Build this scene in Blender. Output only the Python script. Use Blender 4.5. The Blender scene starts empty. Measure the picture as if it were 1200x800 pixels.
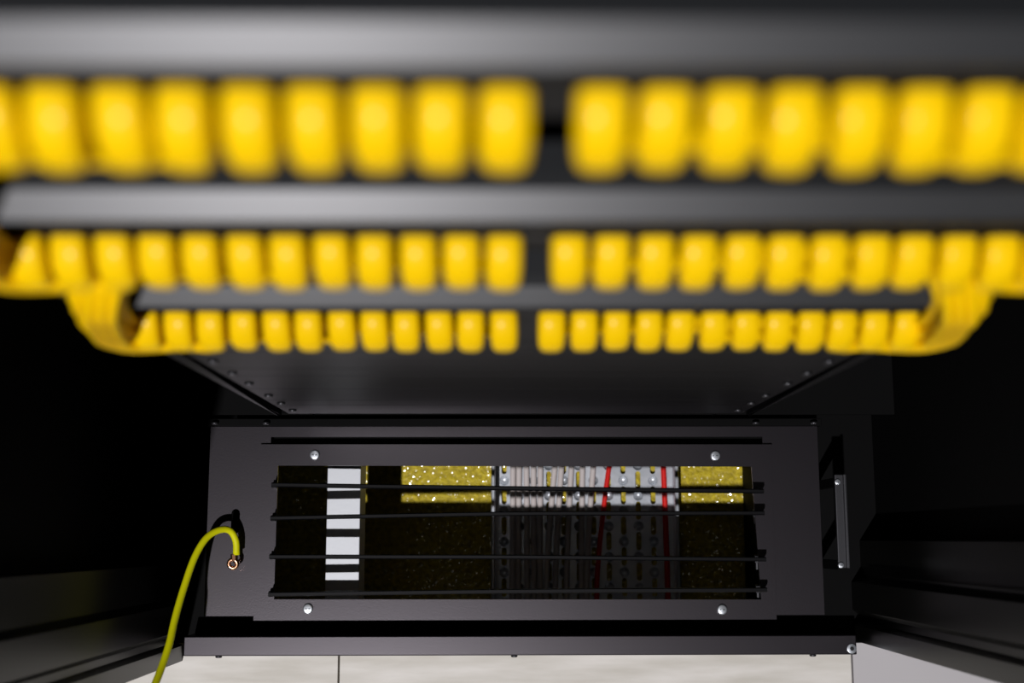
import bpy, bmesh, math, random
from mathutils import Vector, Matrix
random.seed(7)
S = bpy.context.scene
COL = S.collection

# ------------------------------------------------------------------ camera
cam = bpy.data.cameras.new('camera'); co = bpy.data.objects.new('camera', cam); COL.objects.link(co)
cam.sensor_width = 36.0; cam.lens = 43.5; cam.clip_start = 0.02
co.matrix_world = (Matrix.Translation((-0.016, 0.0, 1.485))
                   @ Matrix.Rotation(math.radians(9.01), 4, 'X') @ Matrix.Rotation(math.radians(-0.55), 4, 'Y'))
cam.dof.use_dof = True
cam.dof.focus_distance = 1.40
cam.dof.aperture_fstop = 3.9
S.camera = co

# ------------------------------------------------------------------ world, lamp, exposure
w = bpy.data.worlds.new('dim_room'); S.world = w; w.use_nodes = True
w.node_tree.nodes['Background'].inputs[0].default_value = (0.95, 0.95, 1.0, 1)
w.node_tree.nodes['Background'].inputs[1].default_value = 0.005
S.view_settings.view_transform = 'Standard'; S.view_settings.look = 'None'
S.view_settings.gamma = 1.0; S.view_settings.use_curve_mapping = False
S.view_settings.exposure = 0.0
# one small ceiling spot of the room, in front of the cabinet and to its left
LAMP = Vector((-0.66, -1.63, 4.00))
ld = bpy.data.lights.new('ceiling_spot', 'SPOT'); ld.energy = 640; ld.color = (0.985, 0.965, 1.0)
ld.spot_size = math.radians(50); ld.spot_blend = 0.8; ld.shadow_soft_size = 0.035
lo = bpy.data.objects.new('ceiling_spot', ld); COL.objects.link(lo); lo.location = LAMP
lo.rotation_euler = (Vector((-0.15, -0.15, 0.2)) - LAMP).to_track_quat('-Z', 'Y').to_euler()

# ------------------------------------------------------------------ materials
def mat(name, color, rough=0.5, metal=0.0, spec=0.5, bump=None, var=None, coat=0.0):
    m = bpy.data.materials.new(name); m.use_nodes = True
    nt = m.node_tree; b = nt.nodes['Principled BSDF']
    b.inputs['Base Color'].default_value = (*color, 1); b.inputs['Roughness'].default_value = rough
    b.inputs['Metallic'].default_value = metal; b.inputs['Specular IOR Level'].default_value = spec
    b.inputs['Coat Weight'].default_value = coat; b.inputs['Coat Roughness'].default_value = 0.2
    tc = nt.nodes.new('ShaderNodeTexCoord')
    if bump:
        n = nt.nodes.new('ShaderNodeTexNoise'); n.inputs['Scale'].default_value = bump[0]; n.inputs['Detail'].default_value = 3
        nt.links.new(tc.outputs['Object'], n.inputs['Vector'])
        bp = nt.nodes.new('ShaderNodeBump'); bp.inputs['Strength'].default_value = bump[1]; bp.inputs['Distance'].default_value = bump[2]
        nt.links.new(n.outputs['Fac'], bp.inputs['Height']); nt.links.new(bp.outputs['Normal'], b.inputs['Normal'])
    if var:                                                     # (scale, (sx,sy,sz), second colour, lo, hi)
        mp = nt.nodes.new('ShaderNodeMapping'); mp.inputs['Scale'].default_value = var[1]
        n = nt.nodes.new('ShaderNodeTexNoise'); n.inputs['Scale'].default_value = var[0]; n.inputs['Detail'].default_value = 6
        r = nt.nodes.new('ShaderNodeValToRGB')
        r.color_ramp.elements[0].position = var[3]; r.color_ramp.elements[1].position = var[4]
        r.color_ramp.elements[0].color = (*color, 1); r.color_ramp.elements[1].color = (*var[2], 1)
        nt.links.new(tc.outputs['Object'], mp.inputs['Vector']); nt.links.new(mp.outputs['Vector'], n.inputs['Vector'])
        nt.links.new(n.outputs['Fac'], r.inputs['Fac']); nt.links.new(r.outputs['Color'], b.inputs['Base Color'])
    return m

M = {}
M['black_powder'] = mat('black_powder_coat', (0.0045, 0.0038, 0.0048), 0.30, spec=1.0, bump=(900, 0.12, 0.0004))
M['black_powder'].node_tree.nodes['Principled BSDF'].inputs['Specular Tint'].default_value = (1.0, 0.92, 0.99, 1)
M['black_panel'] = mat('black_panel_paint', (0.0025, 0.0025, 0.003), 0.45, spec=0.10, bump=(900, 0.06, 0.0004))
M['black_matt'] = mat('black_matt', (0.0035, 0.0035, 0.0035), 0.7, spec=0.05, bump=(300, 0.1, 0.0005))
M['black_post'] = mat('black_post_paint', (0.003, 0.003, 0.0025), 0.30, spec=0.22, bump=(500, 0.05, 0.0004))
M['black_blade'] = mat('black_blade_steel', (0.003, 0.003, 0.0035), 0.45, spec=0.12, bump=(400, 0.05, 0.0004))
M['black_plastic'] = mat('black_plastic', (0.009, 0.009, 0.009), 0.5, spec=0.3, bump=(500, 0.05, 0.0003))
M['lip'] = mat('satin_black_lip', (0.008, 0.009, 0.010), 0.395, spec=0.58, bump=(700, 0.08, 0.0003))
M['yellow_boot'] = mat('yellow_boot_rubber', (0.84, 0.53, 0.001), 0.5, spec=0.06, bump=(300, 0.05, 0.0003), coat=0.10)
M['yellow_cable'] = mat('yellow_cable_jacket', (0.82, 0.51, 0.001), 0.5, spec=0.06, bump=(200, 0.03, 0.0003))
M['earth_green'] = mat('yellow_green_jacket', (0.66, 0.65, 0.003), 0.5, spec=0.2, bump=(300, 0.05, 0.0003))
M['copper'] = mat('copper', (0.80, 0.42, 0.24), 0.25, 1.0, bump=(300, 0.1, 0.0003))
M['zinc'] = mat('zinc_steel', (0.72, 0.76, 0.80), 0.30, 0.85, bump=(400, 0.15, 0.0003))
M['dull_steel'] = mat('dull_steel', (0.07, 0.07, 0.075), 0.4, 0.8, bump=(400, 0.1, 0.0003))
M['galv'] = mat('galvanised_steel', (0.50, 0.53, 0.56), 0.38, 0.55, bump=(160, 0.15, 0.0006),
                var=(60, (1, 1, 1), (0.62, 0.64, 0.67), 0.35, 0.7))
M['strut'] = mat('pale_zinc_strut', (0.66, 0.68, 0.70), 0.5, 0.15, bump=(200, 0.15, 0.0005))
M['white_cable'] = mat('pale_grey_jacket', (0.62, 0.56, 0.53), 0.45, spec=0.4, bump=(200, 0.03, 0.0003))
M['red_cable'] = mat('red_jacket', (0.72, 0.012, 0.008), 0.4, spec=0.4, bump=(200, 0.03, 0.0003))
M['tile'] = mat('pale_laminate', (0.60, 0.57, 0.50), 0.55, spec=0.3, bump=(120, 0.1, 0.0005),
                var=(9, (1.0, 6.0, 1.0), (0.76, 0.73, 0.67), 0.35, 0.68))
M['tile_grey'] = mat('smooth_grey_laminate', (0.52, 0.50, 0.50), 0.5, spec=0.3, bump=(120, 0.05, 0.0004))
M['joint'] = mat('dark_floor_joint', (0.02, 0.018, 0.016), 0.9, bump=(100, 0.2, 0.001))
# glittery yellow floor paint: rough yellow coat with fine flecks of a shinier grain
def yellow_paint():
    m = mat('yellow_floor_paint', (0.60, 0.44, 0.010), 0.6, spec=0.4)
    nt = m.node_tree; b = nt.nodes['Principled BSDF']
    tc = nt.nodes.new('ShaderNodeTexCoord')
    v = nt.nodes.new('ShaderNodeTexVoronoi'); v.inputs['Scale'].default_value = 620
    nt.links.new(tc.outputs['Object'], v.inputs['Vector'])
    n = nt.nodes.new('ShaderNodeTexNoise'); n.inputs['Scale'].default_value = 150; n.inputs['Detail'].default_value = 5
    nt.links.new(tc.outputs['Object'], n.inputs['Vector'])
    bp = nt.nodes.new('ShaderNodeBump'); bp.inputs['Strength'].default_value = 0.9; bp.inputs['Distance'].default_value = 0.004
    nt.links.new(n.outputs['Fac'], bp.inputs['Height']); nt.links.new(bp.outputs['Normal'], b.inputs['Normal'])
    r = nt.nodes.new('ShaderNodeValToRGB')
    r.color_ramp.elements[0].position = 0.30; r.color_ramp.elements[1].position = 0.72
    r.color_ramp.elements[0].color = (0.34, 0.25, 0.006, 1); r.color_ramp.elements[1].color = (0.72, 0.56, 0.02, 1)
    nt.links.new(n.outputs['Fac'], r.inputs['Fac']); nt.links.new(r.outputs['Color'], b.inputs['Base Color'])
    geo = nt.nodes.new('ShaderNodeNewGeometry')
    def vm(op, a, c):
        q = nt.nodes.new('ShaderNodeVectorMath'); q.operation = op
        nt.links.new(a, q.inputs[0])
        if isinstance(c, tuple): q.inputs[1].default_value = c
        elif isinstance(c, float): q.inputs['Scale'].default_value = c
        elif c is not None: nt.links.new(c, q.inputs[1])
        return q.outputs[0]
    d = vm('SCALE', vm('SUBTRACT', v.outputs['Color'], (0.5, 0.5, 0.5)), 0.72)
    gn = vm('NORMALIZE', vm('ADD', d, geo.outputs['Normal']), None)    # each fleck lies at its own tilt
    nt.links.new(gn, b.inputs['Coat Normal'])
    b.inputs['Coat Weight'].default_value = 0.8; b.inputs['Coat Roughness'].default_value = 0.14
    return m
M['yellow_floor'] = yellow_paint()

# ------------------------------------------------------------------ mesh helpers
def box(bm, x0, x1, y0, y1, z0, z1, bev=0.0):
    t = bmesh.new(); bmesh.ops.create_cube(t, size=1.0)
    for v in t.verts:
        v.co = Vector(((x0+x1)/2 + v.co.x*(x1-x0), (y0+y1)/2 + v.co.y*(y1-y0), (z0+z1)/2 + v.co.z*(z1-z0)))
    if bev: bmesh.ops.bevel(t, geom=t.edges[:], offset=bev, segments=2, affect='EDGES', profile=0.5)
    merge(bm, t)

def merge(bm, t, mtx=None):
    if mtx is not None: t.transform(mtx)
    me = bpy.data.meshes.new('t'); t.to_mesh(me); t.free(); bm.from_mesh(me); bpy.data.meshes.remove(me)

def cyl(bm, c, axis, r0, r1, h, n=16, bev=0.0):
    t = bmesh.new()
    bmesh.ops.create_cone(t, cap_ends=True, segments=n, radius1=r0, radius2=r1, depth=h)
    if bev:
        top = [e for e in t.edges if all(v.co.z > 0 for v in e.verts)]
        bmesh.ops.bevel(t, geom=top, offset=bev, segments=3, affect='EDGES', profile=0.5)
    merge(bm, t, Matrix.Translation(c) @ Vector((0, 0, 1)).rotation_difference(Vector(axis)).to_matrix().to_4x4())

def smooth_path(pts, step=0.006):
    P = [Vector(p) for p in pts]; P = [P[0]*2-P[1]] + P + [P[-1]*2-P[-2]]; out = []
    for i in range(1, len(P)-2):
        a, b, c, d = P[i-1:i+3]; n = max(2, min(24, int((c-b).length/step)))
        for k in range(n):
            t = k/n
            out.append(0.5*((2*b) + (c-a)*t + (2*a-5*b+4*c-d)*t*t + (3*b-a-3*c+d)*t*t*t))
    out.append(P[-2]); return out

def tube(bm, path, r, n=10, cap=True):
    rr = r if isinstance(r, (list, tuple)) else [r]*len(path)
    up = None; rings = []
    for i, p in enumerate(path):
        t = (path[min(i+1, len(path)-1)] - path[max(i-1, 0)]).normalized()
        if up is None:
            up = t.orthogonal().normalized()
        up = (up - t*up.dot(t)).normalized(); sd = t.cross(up)
        rings.append([bm.verts.new(p + rr[i]*(math.cos(a)*up + math.sin(a)*sd)) for a in [2*math.pi*k/n for k in range(n)]])
    for a, b in zip(rings, rings[1:]):
        for k in range(n): bm.faces.new((a[k], a[(k+1) % n], b[(k+1) % n], b[k]))
    if cap: bm.faces.new(rings[0][::-1]); bm.faces.new(rings[-1])

def sheet(bm, loops, z0, z1, mtx=None):
    """flat plate: outer loop first, then holes, all 2D, given thickness"""
    t = bmesh.new(); ed = []
    for L in loops:
        vs = [t.verts.new((x, y, z1)) for x, y in L]
        ed += [t.edges.new((vs[i], vs[(i+1) % len(vs)])) for i in range(len(vs))]
    bmesh.ops.triangle_fill(t, use_beauty=True, use_dissolve=False, edges=ed, normal=(0, 0, 1))
    bmesh.ops.recalc_face_normals(t, faces=t.faces[:])
    if t.faces and sum(f.normal.z for f in t.faces) < 0: bmesh.ops.reverse_faces(t, faces=t.faces[:])
    g = bmesh.ops.extrude_face_region(t, geom=t.faces[:])
    for v in [e for e in g['geom'] if isinstance(e, bmesh.types.BMVert)]: v.co.z = z0
    bmesh.ops.recalc_face_normals(t, faces=t.faces[:])
    merge(bm, t, mtx)

def rect(x0, x1, y0, y1): return [(x0, y0), (x1, y0), (x1, y1), (x0, y1)]
def circle(x, y, r, n=12): return [(x+r*math.cos(2*math.pi*k/n), y+r*math.sin(2*math.pi*k/n)) for k in range(n)]
def slot(x, y, w, l, n=6):
    r = w/2; h = l/2 - r; o = []
    for k in range(n+1): a = math.pi*k/n; o.append((x+r*math.cos(a), y+h+r*math.sin(a)))
    for k in range(n+1): a = math.pi+math.pi*k/n; o.append((x+r*math.cos(a), y-h+r*math.sin(a)))
    return o

def prism(bm, pts, z0, z1, mtx=None): sheet(bm, [pts], z0, z1, mtx)

def obj(name, bm, m, parent=None, smooth=False, label=None):
    me = bpy.data.meshes.new(name); bmesh.ops.recalc_face_normals(bm, faces=bm.faces[:]); bm.to_mesh(me); bm.free()
    me.materials.append(M[m])
    if smooth:
        for p in me.polygons: p.use_smooth = True
    o = bpy.data.objects.new(name, me); COL.objects.link(o)
    if parent is not None:
        o.parent = parent
        o.matrix_parent_inverse = world_of(parent).inverted()
    if label: o['label'] = label
    return o
def world_of(o):
    m = Matrix.LocRotScale(o.location, o.rotation_euler, o.scale)
    return (world_of(o.parent) @ o.matrix_parent_inverse @ m) if o.parent else m
def inst(src, name, parent, loc, rot=(0, 0, 0)):
    """another part of its own, sharing mesh data; loc is in the parent's space"""
    c = src.copy(); c.name = name; COL.objects.link(c); c.parent = parent
    c.matrix_parent_inverse = Matrix.Identity(4); c.location = loc; c.rotation_euler = rot
    return c
def mesh_src(name, bm, m, smooth=False):
    me = bpy.data.meshes.new(name); bmesh.ops.recalc_face_normals(bm, faces=bm.faces[:]); bm.to_mesh(me); bm.free(); me.materials.append(M[m])
    if smooth:
        for p in me.polygons: p.use_smooth = True
    return me
def part(me, name, parent, loc, rot=(0, 0, 0), label=None):
    o = bpy.data.objects.new(name, me); COL.objects.link(o); o.parent = parent; o.location = loc; o.rotation_euler = rot
    if label: o['label'] = label
    return o
def thing(name, label, cat, loc=(0, 0, 0), group=None):
    o = bpy.data.objects.new(name, None); COL.objects.link(o); o.location = loc; o.empty_display_size = 0.02
    o['label'] = label; o['category'] = cat
    if group: o['group'] = group
    return o
def tag(o, label, cat, group=None):
    o['label'] = label; o['category'] = cat
    if group: o['group'] = group
    return o
N = bmesh.new

# screw heads (axis +Z and axis -Y), shared
def screw_bm(r, h, axis):
    b = N(); a = Vector(axis)
    cyl(b, a*h/2, axis, r, r, h, 18, bev=h*0.45)
    t = N()                                                    # cross recess, as two thin bars sunk in the head
    for d in (0, math.pi/2):
        box(t, -r*0.5, r*0.5, -r*0.1, r*0.1, h*0.9, h*1.01)
    merge(b, t, Vector((0, 0, 1)).rotation_difference(a).to_matrix().to_4x4())
    return b
SCREW_UP = mesh_src('screw', screw_bm(0.0055, 0.003, (0, 0, 1)), 'zinc', True)
SCREW_FRONT = mesh_src('screw', screw_bm(0.0038, 0.0025, (0, -1, 0)), 'dull_steel', True)

# ------------------------------------------------------------------ the setting: raised floor, floor underneath
b = N(); box(b, -1.0, 1.2, -1.40, -0.121, -0.060, -0.034); box(b, -1.0, -0.44, -0.121, 0.9, -0.060, -0.034); box(b, 0.44, 1.2, -0.121, 0.9, -0.060, -0.034)
fl = obj('floor', b, 'joint'); fl['kind'] = 'structure'; fl['label'] = 'raised floor of pale square laminate tiles in front of the cabinet'
for (x0, x1, m) in ((-0.804, -0.204, 'tile'), (-0.204, 0.396, 'tile'), (0.396, 0.996, 'tile_grey')):
    for (y0, y1) in ((-0.721, -0.121), (-1.321, -0.721)):
        b = N(); box(b, x0+0.0011, x1-0.0011, y0+0.0011, y1-0.0011, -0.034, 0.0, 0.0006)
        obj('floor_tile', b, m, fl, label='smooth plain grey floor tile' if m == 'tile_grey' else None)
b = N(); box(b, -0.9, 0.309, -0.5, 0.6, -0.20, -0.18)
sf = obj('floor', b, 'yellow_floor'); sf['kind'] = 'structure'; sf['label'] = 'glittery yellow painted subfloor under the raised floor'
b = N(); box(b, 0.3095, 0.32, -0.5, 0.6, -0.20, -0.035)
o = obj('trim_1', b, 'black_matt'); o['kind'] = 'structure'; o['label'] = 'black upright edge board under the raised floor'

# ------------------------------------------------------------------ cabinet
cab = thing('server_cabinet', 'black steel server cabinet standing open over the raised floor', 'cabinet')
for s in (-1, 1):
    dy = 0.0 if s < 0 else 0.026
    pr = [(0.45, -0.145), (0.397, -0.145), (0.397, -0.127), (0.406, -0.123), (0.406, -0.116), (0.399, -0.110),
          (0.399, -0.078), (0.411, -0.072), (0.411, -0.030), (0.45, -0.030)]
    k = 0.972 if s < 0 else 1.0
    b = N(); prism(b, [(s*(x*k if x < 0.44 else x), y*(k if y < -0.05 else 1.0)+dy) for x, y in pr], -0.0, 1.60)
    obj('corner_post', b, 'black_post', cab)
    # perforated inner rail along the corner post
    loops = [rect(-0.0665, -0.0425, 0.055, 1.55)]
    z = 0.08
    while z < 1.5: loops.append(rect(-0.060, -0.049, z, z+0.010)); z += 0.025
    b = N(); sheet(b, loops, -0.001, 0.001, Matrix(((0, 0, 1, s*0.404), (1, 0, 0, 0), (0, 1, 0, 0), (0, 0, 0, 1))))
    obj('slotted_rail', b, 'black_post', cab)
    b = N(); box(b, *sorted((s*0.432, s*0.438)), -0.03, 0.62, 0.0, 1.60)
    obj('side_panel', b, 'black_matt', cab)
    # mounting rail with square holes
    loops = [rect(0.2215, 0.262, 0.105, 1.40)]
    u = 0.112
    while u < 1.38:
        for d in (0.0, 0.015875, 0.03175): loops.append(rect(0.2238, 0.2332, u+d, u+d+0.0094))
        u += 0.04445
    b = N(); sheet(b, loops, -0.001, 0.001, Matrix(((s, 0, 0, 0), (0, 0, 1, 0.1345), (0, 1, 0, 0), (0, 0, 0, 1))))
    box(b, *sorted((s*0.260, s*0.262)), 0.1355, 0.19, 0.105, 1.40)
    obj('mounting_rail', b, 'black_panel', cab)
b = N(); box(b, -0.43, 0.43, 0.60, 0.606, 0.0, 1.60); obj('rear_panel', b, 'black_matt', cab)
b = N(); box(b, -0.43, 0.43, 0.137, 0.60, 0.090, 0.094); obj('rear_base_plate', b, 'black_matt', cab)
b = N(); sheet(b, [rect(-0.449, 0.449, -0.1205, 0.60), rect(-0.285, 0.290, -0.0815, 0.1235)], -0.003, 0.0); obj('base_pan', b, 'black_matt', cab)
b = N(); sheet(b, [rect(-0.2875, 0.2925, -0.0835, 0.1255), rect(-0.285, 0.290, -0.0815, 0.1235)], 0.0002, 0.0974); obj('light_block_skirt', b, 'black_matt', cab)  # added ring under the plate, blocks light leaking in behind the sill
b = N(); box(b, -0.2845, 0.2895, 0.0985, 0.1230, 0.084, 0.087); obj('slot_light_block', b, 'black_matt', cab)  # black strip added under the frame slot, hides the lit subfloor
# front sill with its screws
b = N(); box(b, -0.373, 0.388, -0.1312, -0.1095, 0.0005, 0.050, 0.0012)
sill = obj('front_sill', b, 'black_powder', cab)
for x in (-0.334, 0.0, 0.339):
    part(SCREW_FRONT, 'screw', sill, (x, -0.1310, 0.045))
b = N(); cyl(b, (0.382, -0.1245, 0.0508), (0, 0, 1), 0.0055, 0.0055, 0.0016, 20, 0.0005); ws = obj('washer', b, 'zinc', sill, True)
b = N(); cyl(b, (0.382, -0.1245, 0.0520), (0, 0, 1), 0.0022, 0.0022, 0.0012, 14); obj('socket_screw', b, 'black_plastic', sill)
# base plate with cable slot and the big cut-out
b = N(); sheet(b, [rect(-0.3395, 0.340, -0.084, 0.123), rect(-0.272, 0.278, -0.080, 0.1115), slot(-0.3085, 0.0185, 0.0095, 0.027)], 0.0975, 0.1005)
bp = obj('base_plate', b, 'black_powder', cab)
for x, y in ((-0.334, 0.1275), (-0.277, 0.1275), (0.270, 0.1275), (0.335, 0.1275)):
    part(SCREW_FRONT, 'screw', bp, (x, y, 0.106))
b = N(); box(b, -0.345, 0.345, 0.1235, 0.132, 0.088, 0.102, 0.0008); obj('base_flange', b, 'black_matt', cab)

# grille screwed on the base plate
BL = [(0.0581, 0.0540, 0.0505), (0.0217, 0.0262, 0.0266), (-0.0200, -0.0208, -0.0237), (-0.0604, -0.0575, -0.0565)]
gr = thing('floor_grille', 'black framed grille with four thin blades and four silver screws on base plate', 'grille', (0, 0.007, 0.101))
outer = [(-0.2845, -0.0885), (0.2862, -0.0885), (0.2875, 0.1025), (-0.2828, 0.1030)]
inner = [(-0.2628, -0.0660)]
inner += [(0.2700, -0.0672), (0.2640, 0.0780), (-0.2625, 0.0795)]
b = N(); sheet(b, [outer, inner], 0.1012, 0.1050)
bmesh.ops.remove_doubles(b, verts=b.verts[:], dist=1e-6)
obj('frame', b, 'black_powder', gr)
for x, y in ((-0.2219, 0.0911), (0.2236, 0.0898), (-0.2254, -0.0760), (0.2265, -0.0778)):
    part(SCREW_UP, 'screw', gr, (x, y-0.007, 0.004))
for ya, ym, yb in [[q*0.989 for q in t3] for t3 in BL]:
    P = smooth_path([(-0.2655, ya, 0), (-0.17, ya*0.62+ym*0.38, 0), (0.0, ym, 0), (0.15, ym*0.4+yb*0.6, 0), (0.2725, yb, 0)], 0.02)
    b = N(); L = []
    for p in P:
        L.append([b.verts.new((p.x, p.y+dy, z)) for dy, z in ((-0.0022, 0.1130), (0.0022, 0.1130), (0.0024, 0.1245), (0.0014, 0.1262), (-0.0014, 0.1262), (-0.0024, 0.1245))])
    for q0, q1 in zip(L, L[1:]):
        for k in range(6): b.faces.new((q0[k], q0[(k+1) % 6], q1[(k+1) % 6], q1[k]))
    b.faces.new(L[0]); b.faces.new(L[-1][::-1])
    bl = obj('blade', b, 'black_blade', gr)
    for x, y, hx, hy in ((-0.2648, ya, 0.0026, 0.0032), (0.2722, yb, 0.0014, 0.0020)):
        b = N(); box(b, x-hx, x+hx, y-hy, y+hy, 0.1050, 0.1128, 0.0006); obj('standoff', b, 'black_blade', bl)
    b = N(); box(b, 0.2655, 0.2700, yb-0.0045, yb+0.0045, 0.0960, 0.1010, 0.0008); cyl(b, (0.2680, yb-0.008, 0.0985), (0, 1, 0), 0.0020, 0.0020, 0.007, 10)
    obj('clip', b, 'dull_steel', bl)

# pale strut under the grille
b = N()
box(b, -0.2140, -0.1760, -0.078, 0.12, 0.0540, 0.0570, 0.0008)
box(b, -0.2140, -0.2115, -0.078, 0.12, 0.0005, 0.0540); box(b, -0.1785, -0.1760, -0.078, 0.12, 0.0005, 0.0540)
tag(obj('support_strut', b, 'strut'), 'pale metal strut under the left end of the black grille', 'strut')

# dark bracket at right of base plate
br = thing('latch_bracket', 'dark steel bracket with two screws right of the base plate', 'bracket', (0.358, 0.018, 0.0))
b = N(); box(b, 0.3525, 0.3635, -0.033, 0.0685, 0.115, 0.119, 0.001); box(b, 0.3610, 0.3640, -0.033, 0.0685, 0.100, 0.124, 0.0008)
obj('bar', b, 'dull_steel', br)
for y in (0.060, -0.030):
    b = N(); box(b, 0.353, 0.360, y-0.005, y+0.005, 0.0005, 0.115); obj('stem', b, 'black_matt', br)
    part(SCREW_UP, 'screw', br, (-0.003, y-0.018, 0.119)).scale = (0.6, 0.6, 0.8)

# ------------------------------------------------------------------ cable tray under the floor
tr = thing('cable_tray', 'galvanised slotted cable tray lying on the yellow subfloor', 'tray', (0.0945, 0.0, -0.18))
loops = [rect(-0.0245, 0.2135, -0.30, 0.40)]; rims = N()
ZT = -0.1705
for k in range(11):
    x = -0.0107 + 0.0198*k
    off = 0.0955 if k % 2 == 0 else 0.0755
    for j in range(-8, 7):
        ys = off + 0.040*j; yd = ys - 0.0205
        if -0.26 < ys < 0.36: loops.append(slot(x, ys, 0.0068, 0.0240, 5))
        if -0.26 < yd < 0.36:
            loops.append(circle(x, yd, 0.0066, 14))
            rr = [[rims.verts.new((px, py, ZT-dz)) for px, py in circle(x, yd, r, 14)] for r, dz in ((0.0068, 0.0), (0.0061, 0.0006), (0.0050, 0.0040), (0.0034, 0.0060))]
            for A, B in zip(rr, rr[1:]):
                for i in range(14): rims.faces.new((A[i], A[(i+1) % 14], B[(i+1) % 14], B[i]))
            rims.faces.new(rr[-1])
b = N(); sheet(b, loops, ZT-0.0012, ZT)
obj('base', b, 'galv', tr)
o = obj('punched_rim', rims, 'galv', tr, True); o['kind'] = 'stuff'
for x, s in ((-0.0250, -1), (0.2142, 1)):
    b = N(); box(b, x-0.0008, x+0.0008, -0.30, 0.40, ZT-0.001, ZT+0.034)
    tube(b, [Vector((x+0.0016*s*0, -0.30, ZT+0.035)), Vector((x, 0.40, ZT+0.035))], 0.0028, 12)
    obj('side_wall', b, 'galv', tr)
# cables in the tray: (X at y=+0.09, X at y=+0.045, radius)
zc = ZT
def lay(name, xa, xb, r, m, label, cat, grp, z=0.0):
    sl = (xa-xb)/0.045
    P = [(xb + sl*(y-0.045)*f, y, zc + r + z) for y, f in ((-0.28, 0.25), (-0.15, 0.4), (-0.05, 0.75), (0.045, 1), (0.09, 1), (0.14, 1), (0.22, 0.6), (0.38, 0.4))]
    b = N(); tube(b, smooth_path(P, 0.012), r, 12)
    tag(obj(name, b, m, None, True), label, cat, grp)
PXM = 0.001142
X = lambda p: 0.001 + (p-601.3)*PXM
G = [(601.3, 601.0), (608.5, 608.0), (617.0, 617.2), (625.2, 625.2), (633.3, 632.8), (649.8, 646.0), (657.6, 654.7), (669.2, 666.7), (682.2, 681.3), (694.6, 691.3)]
NM = ['first', 'second', 'third', 'fourth', 'fifth', 'sixth', 'seventh', 'eighth', 'ninth', 'tenth']
for i, (a, c) in enumerate(G):
    lay('data_cable', X(a), X(c), 0.0038, 'white_cable', '%s pale grey cable from the left lying in the metal tray' % NM[i], 'cable', 'pale grey cables in the tray')
lay('alarm_cable', X(713.0), X(707.2), 0.0033, 'red_cable', 'slanting red cable beside the pale grey cables in tray', 'cable', 'red cables in the tray')
lay('alarm_cable', X(776.8), X(777.6), 0.0036, 'red_cable', 'straight red cable along the right wall of the metal tray', 'cable', 'red cables in the tray')

# ------------------------------------------------------------------ rack equipment
YF = 0.130                                     # plane of the panel fronts
H = 1.485
ROWS = [('nearest', H-0.346), ('middle', H-0.524), ('farthest', H-0.706)]
XG, PITCH = 0.0140, 0.0188
def panel_screws(t, z0, z1, o):
    for s in (-1, 1):
        for z in ((z0+z1)/2,):
            part(SCREW_FRONT, 'screw', t, (s*0.2285 - o.x, YF - o.y, z - o.z))
jb = N()
sheet(jb, [rect(-0.0078, 0.0078, -0.0075, 0.0075), rect(-0.0060, 0.0060, -0.0055, 0.0050)], 0.0, 0.002, Matrix.Rotation(math.pi/2, 4, 'X'))
JACK = mesh_src('jack', jb, 'black_plastic')
for nm, zp in ROWS:
    z0, z1 = zp-0.0255, zp+0.0187
    t = thing('patch_bay', 'black patch panel holding the %s row of yellow plugs' % nm, 'panel', (0, YF, z0), 'patch panels')
    b = N()
    holes = [rect(s*(XG+PITCH*i)-0.0062, s*(XG+PITCH*i)+0.0062, zp-0.0057, zp+0.0052) for i in range(12) for s in (-1, 1)]
    sheet(b, [rect(-0.240, 0.240, z0+0.0003, z1-0.0003)] + holes, -YF-0.0025, -YF, Matrix.Rotation(math.pi/2, 4, 'X'))
    box(b, -0.218, 0.218, YF+0.024, YF+0.027, z0+0.002, z1-0.002)
    box(b, -0.218, 0.218, YF+0.0025, YF+0.027, z0+0.002, z0+0.004); box(b, -0.218, 0.218, YF+0.0025, YF+0.027, z1-0.004, z1-0.002)
    obj('face_plate', b, 'black_panel', t)
    for i in range(12):
        for s in (-1, 1): part(JACK, 'jack', t, (s*(XG+PITCH*i), 0.0, zp-z0))
    panel_screws(t, z0, z1, t.location)
    # black cover panel right above, with a sloped satin lip along its top
    g0, g1 = z1+0.0002, (z1+0.0500 if nm != 'nearest' else z1+0.0280)
    t = thing('cover_panel', 'black cover panel with satin sloping lip above the %s row of yellow plugs' % nm, 'panel', (0, YF, g0), 'lipped cover panels')
    b = N()
    box(b, -0.2195, 0.2195, YF, YF+0.020, g0, g1-0.0070)
    obj('cover', b, 'black_matt', t)
    dl, dh = {'nearest': (0.0096, 0.0064), 'middle': (0.0104, 0.0057), 'farthest': (0.0096, 0.0058)}[nm]
    b = N(); prof = [(YF+0.0002, g1-0.0070), (YF-dl+0.0004, g1-dh-0.0009), (YF-dl, g1-dh), (YF+0.0005, g1-0.0002), (YF+0.006, g1), (YF+0.020, g1), (YF+0.020, g1-0.0069)]
    L0 = [b.verts.new((-0.2195, y, z)) for y, z in prof]; L1 = [b.verts.new((0.2195, y, z)) for y, z in prof]
    m = len(prof)
    for k in range(m): b.faces.new((L0[k], L0[(k+1) % m], L1[(k+1) % m], L1[k]))
    b.faces.new(L0); b.faces.new(L1[::-1])
    obj('lip', b, 'lip', t, label='satin sloping lip')
    for s in (-1, 1):
        b = N(); box(b, *sorted((s*0.2197, s*0.240)), YF, YF+0.0025, g0, g1, 0.0004); obj('ear', b, 'black_panel', t)
    panel_screws(t, g0, g1, t.location)
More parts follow.
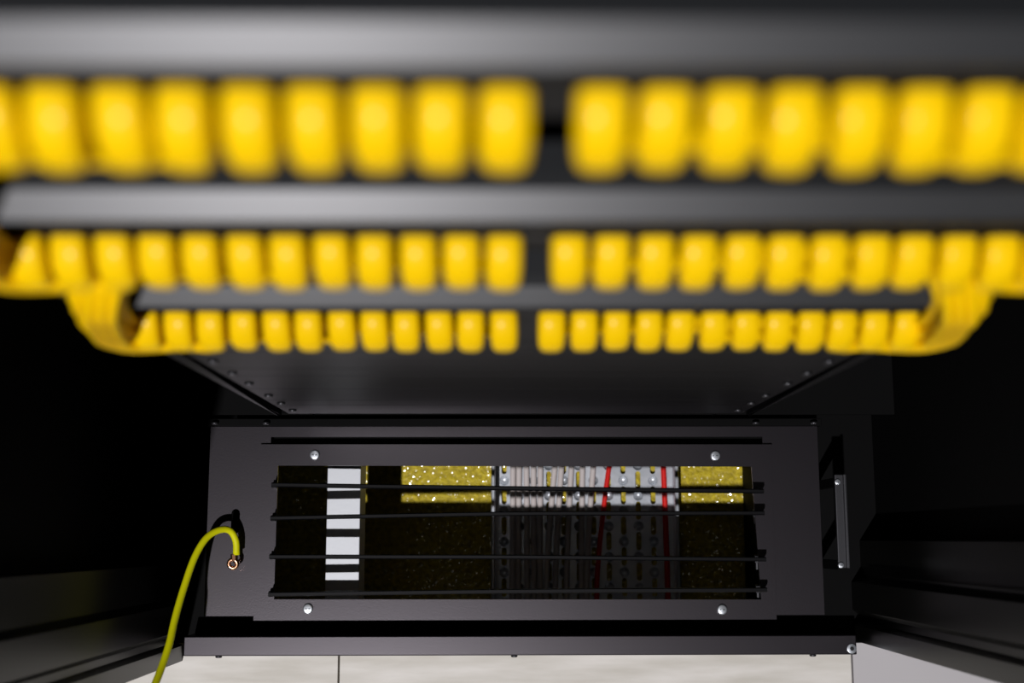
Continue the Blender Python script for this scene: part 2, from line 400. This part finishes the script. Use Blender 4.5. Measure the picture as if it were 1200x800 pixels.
# black blanking panels below the farthest row
zt = ROWS[2][1]-0.0255
k = 0; seq = [2, 1, 2, 1, 2, 2, 1, 2]
ordn = ['first', 'second', 'third', 'fourth', 'fifth', 'sixth', 'seventh', 'eighth']
while k < len(seq):
    z1 = zt - 0.0006; z0 = zt - 0.04445*seq[k] + 0.0006
    if z0 < 0.108: z0 = 0.108
    t = thing('blanking_panel', '%s black blanking panel down from the farthest row of plugs' % ordn[k], 'panel', (0, YF, z0), 'black blanking panels')
    b = N(); box(b, -0.240, 0.240, YF, YF+0.003, z0, z1, 0.0006); box(b, -0.215, 0.215, YF+0.003, YF+0.016, z0+0.002, z0+0.004)
    obj('face_plate', b, 'black_panel', t); panel_screws(t, z0, z1, t.location)
    zt -= 0.04445*seq[k]; k += 1

# ------------------------------------------------------------------ yellow patch cables
def boot_mesh():
    b = N(); rings = []; n = 16
    st = [(0.000, 0.0000, 0.0066, 0.0056, 0), (0.003, 0.0002, 0.0080, 0.0066, 5), (0.008, 0.0014, 0.0081, 0.0067, 15), (0.0130, 0.0042, 0.0081, 0.0066, 34),
          (0.0158, 0.0080, 0.0079, 0.0062, 54), (0.0172, 0.0118, 0.0076, 0.0058, 68), (0.0177, 0.0148, 0.0068, 0.0052, 76), (0.0177, 0.0160, 0.0050, 0.0040, 80)]
    for (d, dz, hw, hh, an) in st:
        a = math.radians(an); up = Vector((0, -math.sin(a), math.cos(a))); c = Vector((0, -d, -dz)); R = []
        for k in range(n):
            th = 2*math.pi*k/n; cs, sn = math.cos(th), math.sin(th); e = 0.62
            R.append(b.verts.new(c + Vector((1, 0, 0))*hw*math.copysign(abs(cs)**e, cs) + up*hh*math.copysign(abs(sn)**e, sn)))
        rings.append(R)
    for A, B in zip(rings, rings[1:]):
        for k in range(n): b.faces.new((A[k], A[(k+1) % n], B[(k+1) % n], B[k]))
    b.faces.new(rings[0][::-1]); b.faces.new(rings[-1])
    return mesh_src('boot', b, 'yellow_boot', True)
BOOT = boot_mesh()
# bundle: centre, direction of the Y slot offset, direction of the Z slot offset (right-hand side; x is mirrored for the left)
BND = [((0.188, 0.1200, -0.0262), (0, 1, 0), (0, 0, 1)),
       ((0.212, 0.1168, -0.0290), (0, 1, 0), (-0.15, 0, 0.99)),
       ((0.230, 0.1170, -0.0150), (0, 1, 0), (-0.72, 0, 0.70)),
       ((0.238, 0.1165, 0.0080), (0, 1, 0), (-0.93, 0, 0.1)),
       ((0.2345, 0.1165, 0.0350), (0, 1, 0), (-0.93, 0, -0.2)),
       ((0.2275, 0.1165, 0.0620), (0, 1, 0), (-0.9, 0, -0.25)),
       ((0.2215, 0.1170, 0.0860), (0, 0.95, -0.3), (-0.9, 0, -0.25)),
       ((0.213, 0.1300, 0.1020), (0, 0.6, -0.8), (-1, 0, 0)),
       ((0.203, 0.1550, 0.1060), (0, 0, -1), (-1, 0, 0)),
       ((0.196, 0.1900, 0.1060), (0, 0, -1), (-1, 0, 0))]
ordc = ['first', 'second', 'third', 'fourth', 'fifth', 'sixth', 'seventh', 'eighth', 'ninth', 'tenth', 'eleventh', 'twelfth']
for ri, (nm, zp) in enumerate(ROWS):
    for s in (-1, 1):
        cnt = 12 if ri else (9 if s < 0 else 8)
        for i in range(cnt):
            x = s*(XG+PITCH*i)
            t = thing('patch_cable', 'yellow patch cable %s %s of the centre gap, %s row of plugs' % (ordc[i], 'left' if s < 0 else 'right', nm),
                      'cable', (x, YF, zp), 'yellow patch cables in the %s row' % nm)
            part(BOOT, 'boot', t, (0, 0.001, 0), (random.uniform(-0.06, 0.04), 0, random.uniform(-0.05, 0.05)))
            u, v = ((0.0062, -0.0124+0.0062*i) if i < 5 else (0.0, -0.0093+0.0062*(i-5)) if i < 9 else (-0.0062, -0.0031+0.0062*(i-9)))
            sy, sz = 0.1200+u, zp-0.0260+v
            P = [(x, YF-0.0165, zp-0.0140), (x+s*0.0005, YF-0.0168, zp-0.0190)]
            if sz < zp-0.026: P.append((x+s*0.003, (YF-0.0168+sy)/2-0.001, (zp-0.0195+sz)/2-0.001))
            P.append((x+s*0.010, sy-0.001, sz+0.001)); P.append((x+s*0.020, sy, sz))
            for (c, U, V) in BND:
                q = Vector(c) + Vector(U)*u + Vector(V)*v
                if q.x > abs(P[-1][0]) + 0.012 or len(P) > 50 or c[2] > -0.025:
                    if c[2] <= -0.025 and q.x < abs(P[-1][0]) + 0.012: continue
                    if c[2] == -0.015 and q.x < abs(P[-1][0]) + 0.004: continue
                    P.append((s*q.x, q.y, zp+q.z))
            b = N(); tube(b, smooth_path(P, 0.005), 0.0032, 10)
            obj('cable', b, 'yellow_cable', t, True)

# ------------------------------------------------------------------ loose earth wire
ew = thing('earth_wire', 'loose yellow-green earth wire looping up to the slot in the base plate', 'wire', (-0.306, -0.016, 0.118))
W = [(-0.3025, -0.0179, 0.1185), (-0.3031, -0.0033, 0.1200), (-0.3084, 0.0077, 0.1250), (-0.3178, 0.0090, 0.1330), (-0.3298, 0.0004, 0.1430), (-0.3388, -0.0201, 0.1550), (-0.3449, -0.0521, 0.1720), (-0.3479, -0.0813, 0.1900), (-0.3483, -0.1030, 0.2050), (-0.3505, -0.1247, 0.2220), (-0.3533, -0.1465, 0.2450), (-0.3598, -0.1709, 0.2700)]
b = N(); tube(b, smooth_path(W, 0.004), 0.0037, 12); obj('sheath', b, 'earth_green', ew, True)
b = N(); cyl(b, (-0.3048, -0.0205, 0.1178), (0.05, -1, -0.1), 0.0038, 0.0038, 0.007, 14, 0.0006)
obj('crimp_sleeve', b, 'copper', ew)
b = N(); t = N(); bmesh.ops.create_circle(t, segments=8, radius=0.001)
t.free()
tube(b, [Vector((-0.3062 + 0.0046*math.cos(a), -0.0275 + 0.0046*math.sin(a), 0.1170 + 0.0014*math.sin(a))) for a in [2*math.pi*k/20 for k in range(21)]], 0.0023, 10, False)
obj('ring_lug', b, 'copper', ew, True)
